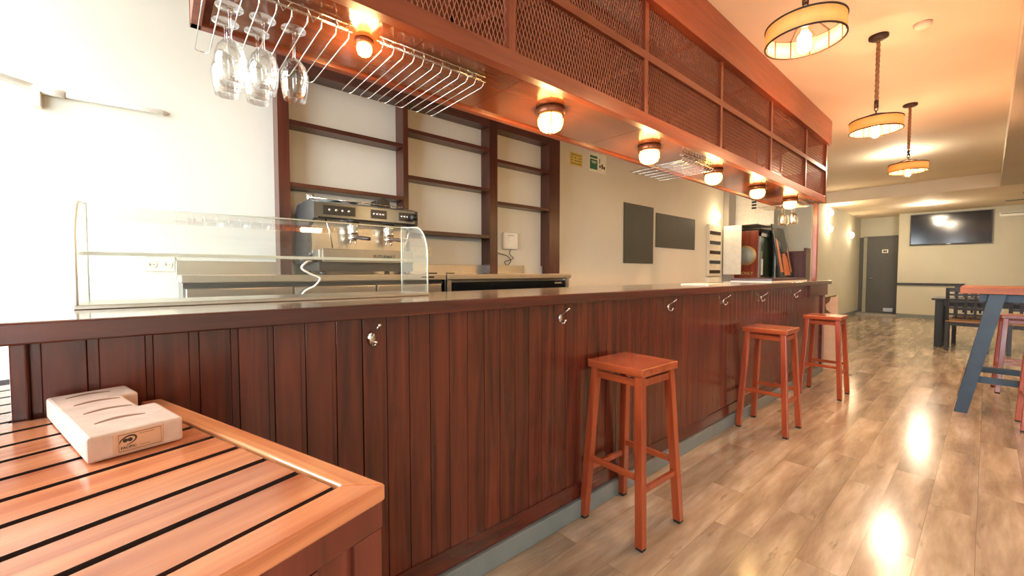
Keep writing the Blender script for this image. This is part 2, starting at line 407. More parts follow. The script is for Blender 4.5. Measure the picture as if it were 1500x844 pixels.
while y < 5.98:
    pl.box(*lb(-1.315, BX, y, y+.0782, .10, 1.055), tone=.2+.65*random.random())
    y += .0803
pl.build('board_cladding', M['bar'], bar, bevel=.0012)
MB().box(*lb(-1.80, -1.275, -.233, -.209, 0.0, 1.055), c=.003, tone=.5).build('end_post', M['bar'], bar)
MB().box(*lb(-1.84, -1.27, 5.98, 6.07, .02, 1.055), c=.003, tone=.2).box(*lb(-1.84, -1.265, 5.4, 6.16, .93, 1.054), tone=.1).build('end_post', M['bary'], bar)
MB().box(*lb(BX, -1.283, .45, 6.0, .09, .165), tone=.15).build('bottom_rail', M['bary'], bar)
MB().box(*lb(-1.32, -1.268, -.2, 6.05, 0, .085), c=.004).build('plinth', M['skirt'], bar)
for hy, hz in ((.512, 1.0), (1.405, 1.0), (2.39, .998), (3.20, .995), (3.981, .985), (4.94, .98)):
    h = MB()
    y0 = hy+.24
    h.lathe([(0, 0), (.011, 0), (.013, .003), (.011, .006), (0, .007)], 14)
    h.xf(Matrix.Translation((.001, y0, hz-.012)) @ Matrix.Rotation(PI/2, 4, 'Y') @ Matrix.Diagonal((1.7, 1, 1, 1)))
    h.tube([(.004, y0, hz-.005), (.014, y0+.003, hz+.008), (.032, y0+.006, hz+.02), (.046, y0+.01, hz+.032)], [.003, .003, .003, .003], 8)
    h.tube([(.004, y0, hz-.018), (.012, y0, hz-.034), (.024, y0+.002, hz-.036), (.03, y0+.004, hz-.024)], .003, 8)
    for p in ((.046, y0+.01, hz+.033), (.03, y0+.004, hz-.022)):
        b = MB().lathe([(0, -.006), (.004, -.0045), (.006, 0), (.004, .0045), (0, .006)], 10); b.xf(Matrix.Translation(p)); h._add(b.v, b.f, smooth=True)
    h.build('coat_hook', M['chrome'], bar, label='silver double coat hook')

# ------------------------------------------------------------------ canopy over the bar
cz0, cz1 = 2.03, 2.995; cy0, cy1 = .10, 6.08; cxf, cxb = -1.29, -1.79
can = thing('bar_canopy', 'orange-brown wooden canopy with expanded-metal panels hanging over the bar', 'canopy', (cxf, cy0, cz0))
def lc(x0, x1, y0, y1, z0, z1): return (x0-cxf, x1-cxf, y0-cy0, y1-cy0, z0-cz0, z1-cz0)
for i, (a, b) in enumerate(((.15, .75), (.75, 1.23), (1.23, 2.17), (2.17, 3.15), (3.15, 4.15), (4.15, 5.15), (5.15, 6.05))):
    MB().box(*lc(-1.765, cxf-.012, a+.0015, b-.0015, cz0+.012, cz0+.024), tone=.35+.3*random.random()).build('soffit_panel', M['soffit'], can)
fr = MB()
fr.box(*lc(cxf-.045, cxf, cy0, cy1, cz0, cz0+.075), tone=.55, c=.002)
fr.build('front_rail', M['canopy'], can)
MB().box(*lc(cxb, cxb+.035, cy0, cy1, cz0, cz0+.05), tone=.45, c=.002).build('rear_rail', M['canopy'], can)
MB().box(*lc(cxf-.04, cxf, cy0, cy1, 2.40, 2.445), tone=.5, c=.002).build('middle_rail', M['canopy'], can)
MB().box(*lc(cxf-.04, cxf, cy0, cy1, 2.73, 2.78), tone=.45).build('upper_rail', M['canopy'], can)
MB().box(*lc(cxf-.02, cxf+.03, cy0-.02, cy1+.04, 2.715, cz1), tone=.45, c=.002).build('fascia', M['canopy'], can)
ys = [cy0, 1.10, 2.10, 3.10, 4.15, 5.22, 6.045]
for k, yy in enumerate(ys):
    MB().box(*lc(cxf-.04, cxf-.0015, yy, yy+.035, cz0+.06, 2.9), tone=.55, c=.002).build('front_upright', M['canopyz'], can)
    MB().box(*lc(cxb, cxb+.035, yy, yy+.035, cz0+.05, cz1), tone=.3).build('rear_upright', M['canopyz'], can)
MB().box(*lc(cxb+.001, cxb+.018, cy0+.031, cy1-.031, cz0+.03, 2.99), tone=.25).build('rear_board', M['canopy'], can)
MB().box(*lc(cxb, cxb+.035, cy0, cy1, 2.42, 2.46), tone=.35).box(*lc(cxb, cxb+.035, cy0, cy1, 2.86, cz1), tone=.35).build('rear_rail', M['canopy'], can)
MB().box(*lc(cxb, cxf, cy0, cy0+.03, cz0, cz0+.10), tone=.5, c=.002).build('end_board', M['canopy'], can)
MB().box(*lc(cxb, cxf, cy1-.03, cy1, cz0, 2.42), tone=.5).build('end_board', M['canopy'], can); MB().box(*lc(cxb, cxf, cy1-.03, cy1, 2.73, cz1), tone=.5).build('end_board', M['canopy'], can)
for k in range(6):
    a, b = ys[k]+.035, ys[k+1]
    MB().bar((cxb+.06-cxf, a-cy0+.05, .40), (cxf-.08-cxf, b-cy0-.05, .86), .03, .03, tone=.3).build('diagonal_brace', M['canopyz'], can)
def expanded(y0, y1, z0, z1, x, pitch=.0215, ratio=2.6, w=.0026):
    """diamond lattice clipped to the panel"""
    mb = MB(); H = z1-z0; W = y1-y0; dx = H/ratio
    for sgn in (1, -1):
        k = -int(dx/pitch)-2
        while k*pitch < W+dx+pitch:
            s0 = k*pitch; p0 = (s0, 0.); p1 = (s0+sgn*dx, H); k += 1
            # clip in y to [0,W]
            t0, t1 = 0., 1.
            d = p1[0]-p0[0]
            ta = (0-p0[0])/d; tb = (W-p0[0])/d
            if ta > tb: ta, tb = tb, ta
            t0 = max(t0, ta); t1 = min(t1, tb)
            if t1-t0 < .01: continue
            a = (x+sgn*.0007, y0+p0[0]+d*t0, z0+H*t0); b = (x+sgn*.0007, y0+p0[0]+d*t1, z0+H*t1)
            mb.bar(a, b, w, .0022, up=(1, 0, 0))
    return mb
for k in range(6):
    a, b = ys[k]+.03-cy0, ys[k+1]+.003-cy0
    for z0, z1 in ((cz0+.07, 2.405), (2.44, 2.74)):
        expanded(a, b, z0-cz0, z1-cz0, -.022).build('mesh_panel', M['mesh'], can, recalc=False)
# support post from countertop to canopy
MB().box(-.022, .022, -.03, .03, 0, .9295, c=.003, tone=.5).build('support_post', M['canopyz'])
po = bpy.data.objects['support_post']; po.location = (-1.375, 6.03, 1.1005)
tag(po, 'reddish square wooden post rising from the far end of the bar to the canopy', 'post')

# caged dome lights under the canopy
def dome_light():
    t = thing('bulkhead_light', 'x', 'ceiling light', (0, 0, 0), 0, 'caged dome lights under the canopy')
    MB().lathe([(0, 0), (.058, 0), (.062, -.006), (.062, -.022), (.056, -.03), (.045, -.03)], 36).build('base_ring', M['bronze'], t)
    MB().lathe([(.048, -.028), (.054, -.045), (.053, -.065), (.044, -.084), (.026, -.094), (0, -.097)], 36).build('glass_dome', M['dome'], t)
    cg = MB()
    for a in range(3):
        th = a*PI/3+.3; pts = []
        for q in range(13):
            ph = PI*q/12
            r = .0575*math.cos(ph) if True else 0
            rr = .0575*(abs(math.cos(ph))**.6)*(1 if math.cos(ph) >= 0 else -1)
            pts.append((rr*math.cos(th), rr*math.sin(th), -.028-.073*math.sin(ph)))
        cg.tube(pts, .0016, 6)
    cg.build('wire_cage', M['iron'], t)
    return t
dl = dome_light()
dy = [(.585, 'between the two near glass racks'), (1.50, 'just beyond the second glass rack'),
      (2.45, 'just before the third glass rack'), (3.43, 'just past the third glass rack'),
      (4.42, 'just before the last glass rack'), (5.435, 'the farthest, nearest the support post')]
for i, (yy, w) in enumerate(dy):
    o = dl if i == 0 else copy_tree(dl)
    o.location = (-1.50, yy+.055 if i else yy, cz0+.0115); o.scale = (1.22, 1.22, 1.2) if i else (.5, .5, .6)
    o['label'] = ('lit caged dome light under the canopy, ' if i else 'small lit caged light under the canopy, ')+w
    point('lamp_glow', (0, 0, -.13), 5.0, (1, .62, .25), .05, o)

# stemware racks
def rack(loc, n, label, p=.0873, group='wire glass racks under the canopy'):
    """n U-shaped wires hanging below the soffit, open towards the customers"""
    t = thing('glass_rack', label, 'glass rack', loc, 0, group)
    for i in range(n):
        y0 = i*p; w = .021
        m = MB()
        pts = [(0, y0-w, -.004), (0, y0-w, -.036), (-.012, y0-w, -.048), (-.425, y0-w, -.048), (-.44, y0-w*.7, -.048), (-.445, y0, -.046),
               (-.44, y0+w*.7, -.048), (-.425, y0+w, -.048), (-.012, y0+w, -.048), (0, y0+w, -.036), (0, y0+w, -.004)]
        m.tube(pts, .0019, 6)
        m.tube([(0, y0-w, -.004), (-.02, y0, -.03), (0, y0+w, -.004)], .0018, 6)
        m.build('wire_loop', M['chrome'], t)
    L = (n-1)*p
    for q, z in ((.001, -.006), (.001, -.028), (-.03, -.006)): MB().tube([(q, -.03, z), (q, L+.03, z)], .0024, 6).build('cross_wire', M['chrome'], t)
    for yy in (.01, L-.01):
        for q in (-.03,): MB().box(q-.006, q+.006, yy-.006, yy+.006, -.008, .001).build('mounting_clip', M['chrome'], t)
    return t
sz = cz0+.0115
rack((-1.43, .137, sz), 5, 'chrome wire glass rack at the near left end, holding upside-down glasses')
rack((-1.43, .645, sz), 6, 'empty chrome wire glass rack just right of the small nearest bulb light', .081)
rack((-1.43, 2.85, sz), 6, 'empty chrome wire glass rack between the third and fourth dome lights')
rack((-1.43, 5.60, sz), 5, 'farthest chrome wire glass rack, holding glasses by the post end')

def wine_glass(scale=1.):
    t = thing('wine_glass', 'x', 'wine glass')
    MB().lathe([(0, 0), (.034, -.001), (.0345, -.0022), (.012, -.005), (.0045, -.012), (.0036, -.03), (.0036, -.085), (.006, -.092), (.0, -.094)], 32).build('foot_and_stem', M['wine'], t)
    MB().lathe([(.004, -.09), (.018, -.098), (.031, -.115), (.0385, -.14), (.0395, -.165), (.036, -.195), (.031, -.222), (.0298, -.222), (.0348, -.195), (.0382, -.165), (.0372, -.14), (.03, -.117), (.017, -.1), (.003, -.094)], 40).build('bowl', M['wine'], t)
    return t
wg = wine_glass()
spots = [(-1.515, .181, 'leftmost of the front three at the near end'), (-1.515, .268, 'middle of the front three at the near end'),
         (-1.515, .356, 'rightmost at the near end, alone in its slot'), (-1.615, .181, 'tucked behind the leftmost front glass at the near end'),
         (-1.615, .268, 'tucked behind the middle front glass at the near end'),
         (-1.52, 5.6437, 'front left of the far cluster by the post'), (-1.52, 5.731, 'front right of the far cluster by the post'),
         (-1.62, 5.6437, 'rear left of the far cluster by the post'), (-1.62, 5.731, 'rear right of the far cluster by the post')]
for i, (x, y, w) in enumerate(spots):
    o = wg if i == 0 else copy_tree(wg)
    o.scale = (1.07, 1.07, 1.04); o.location = (x, y, sz-.042); o.rotation_euler = (0, 0, i*.7)
    o['label'] = 'clear upside-down wine glass, '+w
    o['group'] = 'glasses hanging upside down from the racks'

# ------------------------------------------------------------------ wall shelving
SX = -3.3
sh = thing('wall_shelving', 'dark brown wooden bottle shelving with three open bays on the wall behind the bar', 'shelving', (SX, .63, 1.19))
def ls(y0, y1, z0, z1, d=.14): return (.001, d, y0-.63, y1-.63, z0-1.19, z1-1.19)
for a, b in ((.632, .702), (1.545, 1.588), (2.44, 2.535), (3.266, 3.43)):
    tn = random.random(); MB().box(*ls(a, b, 1.273, 2.70), tone=tn).box(.031, .14, a-.63, b-.63, -.004, .083, tone=tn).build('upright', M['shelf'], sh)
for a, b, zz in ((.704, 1.543, (2.255, 1.825)), (1.59, 2.438, (2.395, 2.01, 1.56)), (2.537, 3.264, (2.31, 1.90))):
    for z in zz: MB().box(*ls(a, b, z-.032, z, .135), tone=random.random(), c=.002).build('shelf', M['shelfy'], sh)
    MB().box(*ls(a, b, 2.60, 2.70, .135), tone=.3, c=.002).build('top_rail', M['shelfy'], sh)

# ------------------------------------------------------------------ steel back counters
WX = -2.6
def steel_unit(y0, y1, label, glass=False):
    t = thing('steel_counter', label, 'counter', (-3.3, y0, 0))
    W = y1-y0; D = WX+3.3
    MB().box(.03, D, 0, W, 1.145, 1.185, c=.004).build('worktop', M['steel'], t)
    MB().box(.012, .03, 0, W, 1.15, 1.272, c=.002).build('backsplash', M['steel'], t)
    MB().box(.03, D-.05, .01, W-.01, .12, 1.144).build('body', M['steeld'], t)
    if glass:
        MB().box(D-.05, D-.03, .05, W-.05, .2, 1.125, c=.003).build('glass_door', M['blackgl'], t)
        MB().box(D-.05, D-.02, .012, .048, .15, 1.143).build('front_post', M['steel'], t); MB().box(D-.05, D-.02, W-.048, W-.012, .15, 1.143).build('front_post', M['steel'], t)
        MB().box(D-.034, D-.026, W-.2, W-.11, 1.095, 1.11).build('badge', M['steel'], t)
    else:
        MB().box(D-.05, D-.035, .01, W-.01, 1.118, 1.14).build('vent_strip', M['black'], t)
        n = 3
        for i in range(n):
            a = .02+i*(W-.04)/n; b = a+(W-.04)/n-.012
            dd = MB().box(D-.05, D-.015, a, b, .18, 1.115, c=.004).build('door', M['steel'], t)
            MB().box(D-.014, D-.005, b-.05, b-.03, .6, .9, c=.002).build('handle', M['steeld'], dd)
        MB().box(D-.002, D+.002, W-.2, W-.1, 1.16, 1.172).build('badge', M['black'], t)
    for a in (.04, W-.04):
        for x in (.08, D-.12): MB().lathe([(0, 0), (.022, 0), (.022, .01), (.015, .02), (.015, .12), (0, .12)], 12, x, a).build('leg', M['steel'], t)
    return t
steel_unit(.08, 1.60, 'steel refrigerated counter under the espresso machine, with steel doors')
steel_unit(1.61, 2.99, 'steel bottle cooler with a dark glass front, right of the espresso machine counter', True)

# things on the steel counters
k = thing('kitchen_tongs', 'dark handled utensil lying on the steel counter right of the display case', 'utensil', (-2.72, 1.50, 1.187))
MB().bar((0, 0, .006), (0, .09, .006), .02, .01).build('handle', M['black'], k)
MB().bar((0, .09, .005), (0, .17, .005), .012, .003).build('blade', M['steel'], k)
MB().bar((.01, .17, .006), (.01, .24, .006), .014, .008).build('grip', M['black'], k)

# ------------------------------------------------------------------ espresso machine
ex = thing('espresso_machine', 'two-group steel espresso machine standing behind the glass display case', 'espresso machine', (-2.72, .745, 1.186)); ex.scale = (1, 1, 1.05)
W = .68; D = -.46
# local: x towards the customers at 0, back at D; y 0..W
side = [(D, .07), (D, .40), (D+.06, .455), (-.10, .455), (0, .43), (0, .335), (-.03, .33), (-.16, .30), (-.16, .07)]
MB().prism(side, -.012, .012, 'y').build('side_panel', M['darksteel'], ex)
MB().prism(side, W-.012, W+.012, 'y').build('side_panel', M['black'], ex, label='black side panel at the right')
MB().box(D, D+.02, .012, W-.012, .07, .40).build('rear_panel', M['steel'], ex)
MB().box(D+.02, -.115, .012, W-.012, .425, .435).build('cup_tray', M['steeld'], ex)
rl = MB()
rl.tube([(D+.05, .012, .47), (D+.05, W-.012, .47)], .004).tube([(-.12, .012, .47), (-.12, W-.012, .47)], .004); rl.build('cup_rail', M['chrome'], ex)
MB().prism([(-.10, .455), (0, .43), (.004, .345), (-.02, .335), (-.10, .335)], .012, W-.012, 'y').build('control_panel', M['darksteel'], ex)
for yy, w in ((.14, .10), (.40, .055), (.60, .055)):
    b = MB().box(.003, .008, yy-w, yy+w, .36, .415, c=.002).build('button_plate', M['black'], ex)
    for q in (-.6, -.2, .2, .6):
        r = MB().lathe([(0, 0), (.009, 0), (.009, .003), (0, .004)], 12); r.xf(Matrix.Translation((.008, yy+q*w, .388)) @ Matrix.Rotation(PI/2, 4, 'Y')); r.build('button', M['chrome'], b)
MB().box(-.16, -.145, .012, W-.012, .13, .335).build('splash_panel', M['steel'], ex)
for yy in (.25, .50):
    g = MB().lathe([(0, .335), (.04, .335), (.04, .30), (.034, .285), (.036, .27), (.036, .25), (0, .25)], 24, -.07, yy).build('group_head', M['chrome'], ex)
    p = MB().lathe([(0, .25), (.033, .25), (.033, .222), (.012, .212), (0, .212)], 24, -.07, yy).build('portafilter', M['chrome'], ex)
    MB().tube([(-.04, yy, .235), (.0, yy+.01, .232), (.03, yy+.02, .228), (.09, yy+.05, .22)], [.008, .011, .013, .011], 10).build('handle', M['black'], p)
    MB().tube([(-.07, yy-.015, .215), (-.07, yy-.02, .195)], .006, 8).tube([(-.07, yy+.015, .215), (-.07, yy+.02, .195)], .006, 8).build('spout', M['chrome'], p)
MB().box(-.145, -.001, .012, W-.012, .10, .15, c=.004).build('drip_tray', M['steel'], ex)
fp = MB().box(.0, .016, .03, W-.03, .075, .155, c=.003).build('front_panel', M['steeld'], ex)
text('maker_lettering', 'FUTURMAT', .03, M['black'], Matrix.Translation((.0165, .43, .112)) @ face_px(), fp, bold=.0008)
MB().box(D+.02, -.02, .02, W-.02, .02, .075).build('base', M['black'], ex)
for yy in (.05, W-.05):
    for x in (D+.06, -.05): MB().lathe([(0, 0), (.022, 0), (.018, .022), (0, .022)], 14, x, yy).build('foot', M['black'], ex)
for yy, s in ((.06, 1), (W-.06, -1)):
    MB().tube([(-.02, yy, .335), (.01, yy, .31), (.015, yy+s*.01, .27), (.0, yy+s*.035, .16)], .005, 8).build('steam_wand', M['chrome'], ex)
kn = MB().tube([(.004, W-.04, .385), (.05, W-.04, .385)], [.02, .024], 14); kn.build('steam_knob', M['black'], ex)
# items on the machine
cl = MB(); n = 10
for i in range(n+1):
    for j in range(n+1):
        u = i/n; w_ = j/n
        cl.v.append((-.13+u*.13, w_*.22, .006+.022*math.exp(-((w_-.7)*3)**2)*(1-u*.5)+.006*math.sin(w_*9+u*4)))
for i in range(n):
    for j in range(n): cl.f.append((i*(n+1)+j, (i+1)*(n+1)+j, (i+1)*(n+1)+j+1, i*(n+1)+j+1)); cl.t.append(.5); cl.m.append(0); cl.sm.append(True)
o = cl.build('folded_cloth', M['cloth']); o.location = (-2.86, .84, 1.668)
sd = o.modifiers.new('thick', 'SOLIDIFY'); sd.thickness = .004; sd.offset = 1
tag(o, 'light blue cloth folded on top of the espresso machine', 'cloth')
o = MB().prism([(0, 0), (.0, .05), (.05, .075), (.1, .05), (.11, 0)], 0, .11, 'x').build('coffee_bag', M['black'], bevel=.004); o.location = (-3.0, 1.20, 1.668)
tag(o, 'small black bag on top of the espresso machine at its right end', 'bag')
cup = thing('metal_cup', 'small shiny metal cup on the left end of the espresso machine', 'cup', (-2.92, .765, 1.668))
MB().lathe([(0, 0), (.022, 0), (.026, .045), (.024, .045), (.02, .003), (0, .003)], 24).build('cup_body', M['chrome'], cup)
MB().tube([(.024, 0, .036), (.04, 0, .034), (.04, 0, .014), (.022, 0, .012)], .003, 8).build('handle', M['chrome'], cup)
o = MB().tube(smooth([(-2.75, .72, 1.27), (-2.60, .66, 1.262), (-2.565, .62, 1.225), (-2.57, .67, 1.19), (-2.575, .72, 1.165), (-2.575, .69, 1.12), (-2.57, .63, 1.085), (-2.57, .60, 1.0), (-2.57, .59, .8)]), .006, 10).build('water_hose', M['white'])
tag(o, 'thin white hose curling down from the espresso machine over the steel counter', 'hose')

# ------------------------------------------------------------------ curved glass display case
gc = thing('display_case', 'long curved-glass countertop display case standing empty on the near end of the bar', 'display case', (-1.575, -.17, 1.1))
Lg = 1.05
prof = [(0, .012), (0, .17)]
for q in range(1, 13):
    a = q/12*PI/2; prof.append((-.11*(1-math.cos(a)), .17+.13*math.sin(a)))
prof.append((-.25, .312))
prof2 = [(x-.005, z-.005 if z > .16 else z) for x, z in prof][::-1]
g = MB(); g.prism(prof+prof2, 0, Lg, 'y'); g.build('curved_glass', M['glass'], gc)
for yy in (.001, Lg-.006):
    MB().prism(prof[:-1]+[(-.245, .306), (-.245, .012)], yy, yy+.005, 'y').build('end_glass', M['glass'], gc)
    eg = MB().tube([(p[0]+.001, yy+.0025, p[1]) for p in prof], .0035, 6); eg.tube([(-.245, yy+.0025, .012), (-.245, yy+.0025, .306)], .003, 6)
    eg.build('glass_edge', M['edge'], gc)
MB().tube([(-.25, 0, .312), (-.25, Lg, .312)], .003, 6).build('glass_edge', M['edge'], gc)
shg = MB().box(-.235, -.012, .008, Lg-.008, .148, .154).build('glass_shelf', M['glass'], gc)
MB().box(-.012, -.007, .008, Lg-.008, .146, .156).build('shelf_edge', M['edge'], shg)
MB().box(-.25, .004, -.003, Lg+.003, 0, .012, c=.002).build('base_tray', M['steel'], gc)

# ------------------------------------------------------------------ wall fittings
o = MB().tube([(-3.275, -1.1, 2.30), (-3.275, -.47, 2.165)], .016, 10).tube([(-3.275, -.47, 2.16), (-3.275, -.36, 2.155)], .021, 10).tube([(-3.275, -.36, 2.155), (-3.275, .04, 2.165), (-3.297, .052, 2.165)], .014, 10).build('conduit_pipe', M['white'])
tag(o, 'white pipe running along the wall at the upper left', 'pipe')
o = MB().box(-3.296, -3.25, -.475, -.445, 2.065, 2.145, c=.003).build('pipe_tag', M['outlet']); tag(o, 'small cream tag hanging under the white wall pipe', 'tag')
def outlet(loc, n, label):
    t = thing('power_outlet', label, 'socket', loc)
    L = .072*n
    MB().box(.0005, .010, 0, L, 0, .085, c=.003).build('cover_plate', M['outlet'], t)
    for i in range(n):
        r = MB(); q = MB().lathe([(.021, 0), (.021, .002), (.018, .0025), (.017, -.002), (0, -.002)], 20); q.xf(Matrix.Translation((.0115, .036+i*.072, .042)) @ Matrix.Rotation(PI/2, 4, 'Y')); r._add(q.v, q.f)
        s = r.build('socket_well', M['white'], t)
        h = MB()
        for dy_ in (-.008, .008): h.box(.0095, .0125, .036+i*.072+dy_-.0025, .036+i*.072+dy_+.0025, .0395, .0445)
        h.build('pin_hole', M['black'], s)
    return t
outlet((-3.3, -.065, 1.205), 2, 'double cream socket on the wall seen through the left of the display case')
outlet((-3.3, 1.66, 1.34), 3, 'triple cream socket on the wall right of the espresso machine')
rt_ = thing('wifi_router', 'white box mounted on the wall inside the right shelving bay', 'router', (-3.3, 2.70, 1.44))
MB().box(.0005, .035, 0, .20, 0, .175, c=.012).build('casing', M['white'], rt_)
MB().box(.0345, .0365, .06, .14, .14, .148).build('status_light', M['grey'], rt_)
pts = [(.012, .11, 0), (.014, .10, -.05), (.016, .15, -.09), (.018, .10, -.11), (.016, .03, -.13), (.016, .06, -.17), (.018, .11, -.12), (.018, .06, -.07), (.016, -.02, -.05), (.014, -.06, -.04)]
MB().tube(smooth(pts), .0035, 6).build('power_cable', M['black'], rt_)
for w_, (a, b, z0, z1), lab in ((0, (4.87, 5.63, 1.328, 2.165), 'upright dark blackboard on the wall behind the bar'), (1, (5.705, 6.965, 1.582, 2.10), 'wide dark blackboard, lower and right of the upright one')):
    t = thing('blackboard', lab, 'blackboard', (-3.3, a, z0), 0, 'two blackboards behind the bar')
    MB().box(.0005, .012, 0, b-a, 0, z1-z0, c=.002).build('panel', M['board'], t)
t = thing('yellow_notice', 'faded yellow printed notice high on the wall beside the shelving', 'notice', (-3.3, 3.76, 2.49))
MB().box(.0005, .003, 0, .226, 0, .155).build('sheet', M['yellow'], t)
ln = MB()
for i in range(4):
    for j in range(6):
        if random.random() < .8: ln.box(.003, .0036, .02+j*.032, .02+j*.032+.022, .022+i*.034, .032+i*.034)
ln.build('printed_lines', M['ink'], t)
t = thing('green_notice', 'white and green printed notice just under the canopy', 'notice', (-3.3, 4.12, 2.475))
MB().box(.0005, .003, 0, .345, 0, .24).build('sheet', M['paper'], t)
MB().box(.003, .0036, .01, .16, .17, .20).box(.003, .0036, .01, .16, .03, .155).build('green_block', M['green'], t)
MB().box(.0037, .0042, .04, .14, .125, .133).box(.0037, .0042, .05, .13, .108, .116).build('printed_title', M['paper'], t); MB().box(.003, .0037, .20, .215, .12, .18).box(.003, .0037, .2, .23, .07, .1).box(.003, .0037, .245, .275, .06, .12).box(.003, .0037, .285, .32, .06, .095).build('printed_marks', M['ink'], t)

# electrical cabinet with open door
ec = thing('breaker_cabinet', 'electrical cabinet on the wall with labelled rows and its white door swung open', 'electrical cabinet', (-3.3, 7.43, 1.13))
MB().box(.0005, .05, 0, .49, 0, .93, c=.003).build('cabinet_box', M['outlet'], ec)
for i in range(5):
    r = MB()
    for j in range(9): r.box(.05, .062, .03+j*.048, .03+j*.048+.038, .05+i*.175, .11+i*.175)
    r.build('breaker_row', M['black' if i % 2 else 'ink'], ec)
MB().box(.05, .36, .60, .615, .03, .93, c=.003).build('cabinet_door', M['whitem'], ec, label='open white door')
o = MB().box(-3.299, -3.24, 7.40, 7.86, 1.0, 1.11, c=.004).build('junction_box', M['paper']); tag(o, 'low white box on the wall under the electrical cabinet', 'box')
# white boxed duct with grille
t = thing('wall_duct', 'white boxed duct with a dark slotted grille, high beside the canopy', 'duct', (-3.3, 8.44, 2.10))
MB().box(.0005, .48, 0, .9, 0, .70, c=.003).build('casing', M['whitem'], t)
v = MB()
for i in range(5): v.box(.38, .46, -.006, .0, .28+i*.055, .315+i*.055)
v.build('grille', M['black'], t)
# fridge clad in red wood with a round emblem
t = thing('drinks_fridge', 'tall glass-door drinks fridge with a red wood side and round emblem', 'fridge', (-3.24, 8.52, 0))
MB().box(0, .42, 0, .02, 0, 1.99).build('side_cladding', M['redwood'], t, label='red-brown wooden side')
MB().box(0, .40, .02, 1.0, 0, 1.95).build('body', M['fridgein'], t)
MB().box(.02, .46, .02, 1.0, 1.95, 2.02, c=.01).build('header', M['blackgl'], t)
dd = MB().box(.40, .44, .02, .08, .1, 1.94).box(.40, .44, .92, 1.0, .1, 1.94).box(.40, .44, .02, 1.0, .1, .2).box(.40, .44, .02, 1.0, 1.88, 1.94).build('door_frame', M['steeld'], t)
MB().box(.415, .425, .08, .92, .2, 1.88).build('door_glass', M['fridgegl'], dd)
MB().box(.44, .465, .1, .12, 1.15, 1.45).build('door_handle', M['white'], dd)
e = MB().lathe([(.0, .0), (.19, 0), (.19, .012), (0, .012)], 40); e.xf(Matrix.Translation((.2, -.001, 1.52)) @ Matrix.Rotation(PI/2, 4, 'X'))
e = e.build('round_emblem', M['gold'], t)
q = MB().lathe([(0, 0), (.155, 0), (.155, .006), (0, .006)], 40); q.xf(Matrix.Translation((.2, -.013, 1.52)) @ Matrix.Rotation(PI/2, 4, 'X')); q.build('emblem_disc', M['grey'], e)
text('lettering', 'ONLY', .075, M['gold'], Matrix.Translation((.24, -.001, 1.18)) @ face_ny(), t, bold=.002)
# leaning mirror with orange bottle print
t = thing('promotional_mirror', 'tall leaning dark-framed mirror printed with an orange drink', 'mirror', (-2.64, 9.15, 1.0), 0)
def pm(u, w_, off=0): # u 0..1 across (Y), w 0..1 up; skewed board leaning back
    b0 = Vector((0, 0, .1)); b1 = Vector((0, .90, .1)); t0 = Vector((-.12, -.12, 1.14)); t1 = Vector((-.12, .60, 1.14))
    return (b0.lerp(b1, u)).lerp(t0.lerp(t1, u), w_)+Vector((off, 0, 0))
def board(us, ws, o0, o1):
    m = MB(); P = [pm(u, w, o0) for u, w in zip(us, ws)]; Q = [pm(u, w, o1) for u, w in zip(us, ws)]; n = len(P)
    m._add(P+Q, [tuple(range(n))[::-1], tuple(range(n, 2*n))]+[(i, (i+1) % n, n+(i+1) % n, n+i) for i in range(n)]); return m
board((0, 1, 1, 0), (0, 0, 1, 1), -.02, 0).build('frame', M['blackwood'], t)
board((.1, .9, .9, .1), (.05, .05, .94, .94), 0, .003).build('glass', M['mirror'], t)
board((.1, .3, .22, .1), (.1, .1, .7, .75), .003, .005).build('orange_stripe', M['orange'], t)
board((.9, .8, .82, .9), (.1, .1, .5, .6), .003, .005).build('orange_stripe', M['orange'], t)
board((.35, .75, .72, .6, .45, .38), (.04, .04, .38, .46, .45, .36), .003, .006).build('printed_glass', M['orange'], t)
MB().box(-.10, -.02, .2, .7, -1.0, .12).build('prop_stand', M['blackwood'], t)
# dark cabinet back at far end behind the bar
t = thing('dark_cabinet', 'dark brown cabinet with a raised right edge, behind the far end of the bar', 'cabinet', (-2.75, 10.05, 0))
MB().box(0, .31, 0, .3, 0, 1.64, c=.004).build('body', M['shelf'], t)
MB().box(.27, .315, -.005, .305, 0, 1.70, c=.004).build('side_upright', M['shelf'], t)
# tray and papers on the counter
t = thing('serving_tray', 'brown wooden tray lying on the far end of the counter', 'tray', (-1.58, 4.55, 1.1005))
MB().box(-.18, .2, 0, 1.2, 0, .012).build('tray_base', M['paper'], t)
MB().box(-.18, -.165, 0, 1.2, .012, .035).box(.185, .2, 0, 1.2, .012, .035).box(-.165, .185, 0, .015, .012, .035).box(-.165, .185, 1.185, 1.2, .012, .035).build('rim', M['shelfy'], t)
o = MB().box(0, .22, 0, .32, 0, .008).build('paper_sheet', M['paper']); o.location = (-1.62, 3.2, 1.1005); tag(o, 'pale sheet of paper lying flat on the counter before the wooden tray', 'paper')

